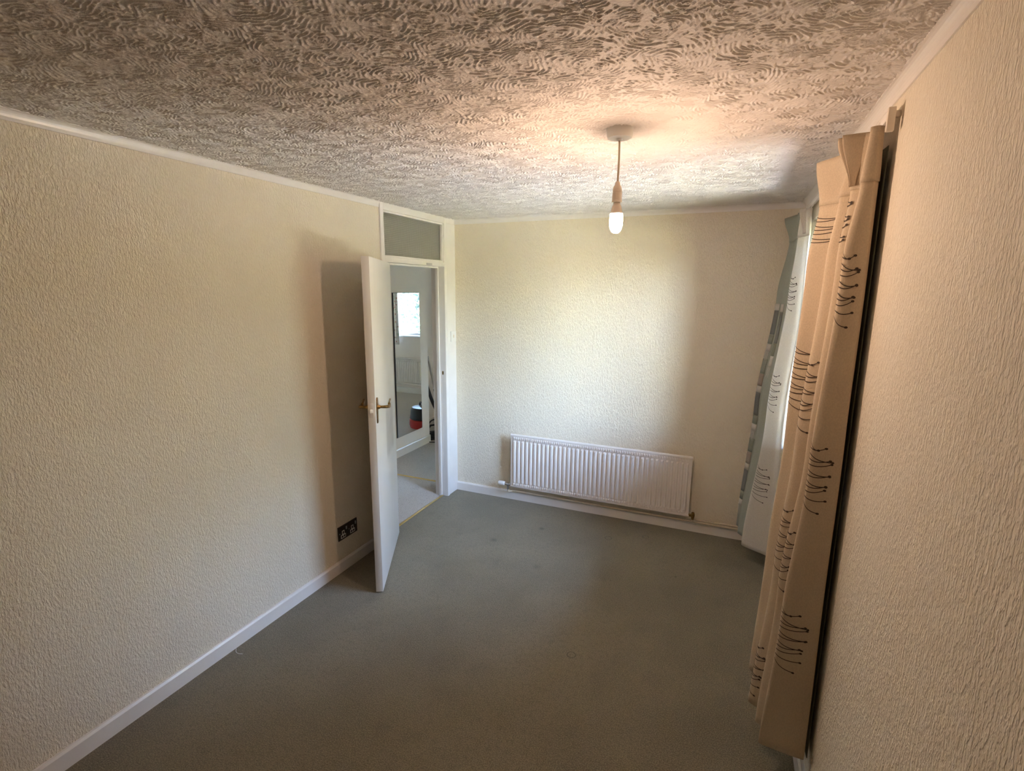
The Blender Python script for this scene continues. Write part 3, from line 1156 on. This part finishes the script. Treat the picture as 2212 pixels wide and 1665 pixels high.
ypipe = L - 0.033
pa = tube('heating_pipe', catmull([(0.538, L - 0.072, 0.1095), (0.538, L - 0.072, 0.096), (0.548, L - 0.060, 0.090), (0.58, ypipe, 0.089),
                                   (0.70, ypipe, 0.089), (1.5, ypipe, 0.089), (W - 0.035, ypipe, 0.089)], 6), 0.0075, m_pipe, None, 10)
tag(pa, 'cream painted pipe running along the whole baseboard under the radiator', 'pipe', 'pipes under the radiator')
pb = tube('heating_pipe', catmull([(2.038, L - 0.072, 0.1235), (2.040, L - 0.070, 0.112), (2.06, ypipe + 0.004, 0.107), (2.12, ypipe + 0.004, 0.106),
                                   (2.3, ypipe + 0.004, 0.106), (W - 0.035, ypipe + 0.004, 0.106)], 6), 0.0070, m_pipe, None, 10)
tag(pb, 'short cream pipe from the right radiator valve towards the corner', 'pipe', 'pipes under the radiator')

# ------------------------------------------------------------------ socket and switch
sk = empty('wall_socket', (0, 2.432, 0.258))
tag(sk, 'dark double socket low on the left wall in the door shadow', 'socket')
boxes('socket_plate', [((0.0005, -0.088, -0.047), (0.008, 0.088, 0.047))], m_dark, sk, bev=0.002)
for c in (-0.046, 0.040):
    ins = boxes('socket_insert', [((0.008, c - 0.022, -0.036), (0.0095, c + 0.022, -0.012)), ((0.008, c - 0.011, -0.012), (0.0095, c + 0.011, 0.014))], m_plastic, sk)
    boxes('pin_hole', [((0.0095, c - 0.017, -0.031), (0.0100, c - 0.003, -0.018))], m_black, ins)
    boxes('pin_hole', [((0.0095, c + 0.003, -0.031), (0.0100, c + 0.017, -0.018))], m_black, ins)
    boxes('pin_hole', [((0.0095, c - 0.006, -0.008), (0.0100, c + 0.006, 0.009))], m_black, ins)
    sw = boxes('rocker_switch', [((0.008, c + 0.024, 0.010), (0.0115, c + 0.034, 0.032))], m_steel, sk, bev=0.001)
    boxes('fixing_screw', [((0.008, c - 0.034, -0.003), (0.0092, c - 0.028, 0.003))], m_steel, sk)

ls = empty('light_switch', (0.006, 3.832, 1.40))
tag(ls, 'small white light switch beside the door frame near the far corner', 'switch')
boxes('switch_plate', [((0.0003, -0.043, -0.043), (0.009, 0.043, 0.043))], m_plastic, ls, bev=0.002)
boxes('switch_rocker', [((0.009, -0.007, -0.013), (0.013, 0.007, 0.013))], m_oldplastic, ls, bev=0.0015)

# loose thread by the left baseboard
th = tube('loose_thread', catmull([(0.020, 1.570, 0.002), (0.040, 1.553, 0.003), (0.060, 1.549, 0.002), (0.082, 1.556, 0.002)], 5), 0.0011, m_plastic, None, 6)
tag(th, 'tiny white loose thread on the carpet by the left baseboard', 'thread')

# ------------------------------------------------------------------ hall: mirror and things by it
mi = empty('wall_mirror_tall', (HX + 0.012, 4.62, 0.22))
mi.name = 'hall_mirror'
tag(mi, 'tall narrow mirror hanging on the hall wall beyond the doorway', 'mirror')
boxes('mirror_glass', [((-0.003, -0.225, 0.0), (0.002, 0.245, 1.53))], m_mirror, mi)
boxes('backing_edge', [((-0.011, -0.233, -0.004), (-0.003, 0.250, 1.535))], m_black, mi)['label'] = 'black backing edge'

vc = empty('vacuum_cleaner', (-0.62, 5.47, 0.0))
vc.rotation_euler = (0, 0, math.radians(35))
tag(vc, 'red and black canister vacuum cleaner seen in the hall mirror', 'vacuum cleaner')
lathe('canister', [(0.13, 0.03), (0.165, 0.04), (0.175, 0.08), (0.170, 0.135), (0.155, 0.150), (0.05, 0.150)], m_red, vc, n=36)
lid = lathe('lid', [(0.158, 0.151), (0.168, 0.160), (0.160, 0.200), (0.152, 0.275), (0.135, 0.300), (0.06, 0.308), (0.001, 0.308)], m_black, vc, n=36)
tube('carry_handle', catmull([(-0.10, 0, 0.298), (-0.07, 0, 0.345), (0.07, 0, 0.345), (0.10, 0, 0.298)], 6), 0.012, m_black, lid, 10)
for sx in (-1, 1):
    lathe('wheel', [(0.02, -0.016), (0.058, -0.016), (0.062, -0.008), (0.062, 0.008), (0.058, 0.016), (0.02, 0.016)], m_black, vc, (0.182 * sx, -0.03, 0.062), 'X', 24)
hose = tube('hose', [(0.02 + 0.16 * math.sin(a), 0.165 + 0.06 * (1 - math.cos(a)), 0.12 + 0.09 * a) for a in [k * 0.12 for k in range(14)]], 0.018, m_black, vc, 12)

# wand and hose leaning in the recess
wd = empty('vacuum_wand', (-1.0, 5.42, 0.0))
tag(wd, 'grey vacuum tube with black hose leaning beyond the mirror wall', 'vacuum tube')
tube('tube', [(-0.345, 0.12, 0.95), (-0.185, 0.02, 0.545), (-0.06, -0.04, 0.22)], 0.0135, m_steel, wd, 14)
tube('collar', [(-0.188, 0.022, 0.552), (-0.176, 0.016, 0.521)], 0.021, m_black, wd, 14)
tube('flexible_hose', catmull([(-0.30, 0.0, 0.62), (-0.255, -0.01, 0.52), (-0.20, -0.02, 0.40), (-0.12, -0.04, 0.28), (0.0, -0.05, 0.10), (0.10, -0.05, 0.022)], 6), 0.021, m_black, wd, 14)
lathe('floor_head', [(0.05, 0.0), (0.052, 0.02), (0.03, 0.05), (0.016, 0.20)], m_black, wd, (-0.06, -0.04, 0.0), 'Z', 20)

cb = empty('coiled_cable', (-1.03, 5.175, 0))
tag(cb, 'tangle of black cable on the hall carpet beside the wall end', 'cable')
rnd = random.Random(5)
bm = bmesh.new()
for k in range(6):
    cx, cy = rnd.uniform(-0.02, 0.02), rnd.uniform(-0.02, 0.02)
    rx, rz = rnd.uniform(0.075, 0.11), rnd.uniform(0.075, 0.12)
    a0 = rnd.uniform(-0.5, 0.5)
    pts = [(cx + rx * math.cos(t_) * math.cos(a0), cy + rx * math.cos(t_) * math.sin(a0), rz + 0.006 + rz * math.sin(t_)) for t_ in [2 * PI * i / 28 for i in range(29)]]
    tube_geo(bm, pts, 0.005, 6)
bm_obj('cable_loops', bm, m_black, cb, smooth=True)
bm = bmesh.new()
for k in range(7):
    zz = 0.006 + 0.011 * k
    r_ = 0.085 - 0.004 * (k % 3)
    tube_geo(bm, [(r_ * math.cos(t_), r_ * 0.8 * math.sin(t_), zz) for t_ in [2 * PI * i / 28 for i in range(29)]], 0.0055, 6)
bm_obj('flat_coil', bm, m_black, cb, smooth=True)
tube('loose_end', catmull([(0.05, -0.06, 0.006), (-0.02, -0.11, 0.006), (-0.03, -0.15, 0.006), (0.03, -0.17, 0.006), (0.12, -0.14, 0.006)], 6), 0.005, m_black, cb, 8)

rk = empty('wire_rack', (-1.17, 5.95, 0))
tag(rk, 'white wire rack standing in the recess behind the vacuum tube', 'rack')
for sx in (-0.20, 0.20):
    for sy in (-0.15, 0.15):
        tube('upright', [(sx, sy, 0), (sx, sy, 0.62)], 0.007, m_wire, rk, 8)
for zz in (0.10, 0.30, 0.45, 0.60):
    bm = bmesh.new()
    for sy in (-0.15, 0.15):
        tube_geo(bm, [(-0.20, sy, zz), (0.20, sy, zz)], 0.005, 6)
    for k in range(11):
        x = -0.20 + 0.04 * k
        tube_geo(bm, [(x, -0.15, zz), (x, 0.15, zz)], 0.003, 6)
    bm_obj('wire_shelf', bm, m_wire, rk)

# second room as seen in the mirror
radiator('radiator', 0.35, 1.70, 0.165, 0.625, RY, 'white fluted radiator under the window, seen in the mirror', 0.036)
fl = Drape([(0.85, [(1.02, RY - 0.07), (1.06, RY - 0.10), (1.11, RY - 0.06), (1.16, RY - 0.10), (1.21, RY - 0.06), (1.26, RY - 0.09)]),
            (2.2, [(1.04, RY - 0.07), (1.07, RY - 0.09), (1.11, RY - 0.065), (1.15, RY - 0.09), (1.19, RY - 0.065), (1.22, RY - 0.08)])])
fc = empty('curtain', (1.14, RY - 0.08, 0.85))
tag(fc, 'pale floral curtain seen in the hall mirror', 'curtain')
fl.sheet('drape', 0, 5, 0.85, 2.14, m_floral, fc, nu=50, nz=30)
fl.sheet('heading', 0, 5, 2.13, 2.22, m_floral, fc, nu=50, nz=4, th=0.004, off=0.002)
under(fc)
ft = empty('curtain_track', (1.48, RY, 2.24))
tag(ft, 'white rail carrying the floral curtain in the second room', 'curtain rail')
boxes('rail', [((-1.0, -0.085, -0.012), (1.0, -0.07, 0.012))], m_plastic, ft, bev=0.003)
for x in (-0.9, 0.9):
    boxes('bracket', [((x - 0.01, -0.07, -0.006), (x + 0.01, -0.0005, 0.006))], m_plastic, ft, bev=0.002)

# ------------------------------------------------------------------ garden outside
struct(boxes('ground', [((-40, -40, -0.50), (60, 60, -0.30))], m_grass))
m_paving = plain('bounce_paving', (0.56, 0.55, 0.53), 0.85, vary=0.25, vscale=2)
struct(boxes('bounce_patio', [((-3.0, RY + 0.29, -0.30), (W + 0.19, 10.2, -0.27)), ((W + 0.19, -9.0, -0.30), (6.2, 10.2, -0.27))], m_paving))  # unseen pale paving, added to bounce neutral daylight indoors


def tree(loc, h, rad, n, label, seed):
    rnd = random.Random(seed)
    t = empty('garden_tree', loc)
    tag(t, label, 'tree', 'trees beyond the second window')
    tube('trunk', [(0, 0, 0), (0.03, 0.02, h * 0.4), (0, 0, h * 0.8)], [0.12, 0.09, 0.04], m_bark, t, 10)
    vs, fs = [], []
    for i in range(n):
        while True:
            p = Vector((rnd.uniform(-1, 1), rnd.uniform(-1, 1), rnd.uniform(-1, 1)))
            if 0.3 < p.length < 1:
                break
        c = Vector((p.x * rad, p.y * rad, h * 0.55 + p.z * h * 0.5))
        a = Vector((rnd.gauss(0, 1), rnd.gauss(0, 1), rnd.gauss(0, 1))).normalized()
        b = a.orthogonal().normalized()
        s = rnd.uniform(0.05, 0.12)
        k = len(vs)
        vs += [c - a * s, c + b * s * 0.5, c + a * s, c - b * s * 0.5]
        fs.append((k, k + 1, k + 2, k + 3))
    o = mesh_obj('foliage', vs, fs, m_leaf, t)
    o['kind'] = 'stuff'


tree((3.1, 12.4, -0.3), 4.4, 1.35, 5200, 'left one of the green garden trees in the mirrored window', 1)
tree((6.0, 12.8, -0.3), 4.8, 1.45, 5200, 'right one of the green garden trees in the mirrored window', 2)
tree((5.6, 16.2, -0.3), 6.0, 2.00, 6500, 'tallest garden tree, behind the other two in the mirrored window', 3)


def hedge(x0, x1, y0, y1, h, n):  # unseen hedge, added to block part of the window's daylight
    rnd = random.Random(9)
    vs, fs = [], []
    for i in range(n):
        c = Vector((rnd.uniform(x0, x1), rnd.uniform(y0, y1), -0.3 + h * rnd.random() ** 0.8))
        a = Vector((rnd.gauss(0, 1), rnd.gauss(0, 1), rnd.gauss(0, 1))).normalized()
        b = a.orthogonal().normalized()
        q = rnd.uniform(0.08, 0.16)
        k = len(vs)
        vs += [c - a * q, c + b * q * 0.5, c + a * q, c - b * q * 0.5]
        fs.append((k, k + 1, k + 2, k + 3))
    o = mesh_obj('shade_hedge', vs, fs, m_hedge)
    tag(o, 'tall green hedge added outside, out of view, to shade the window', 'hedge', None, 'stuff')


hedge(6.7, 7.9, 1.5, 11.0, 4.6, 16000)
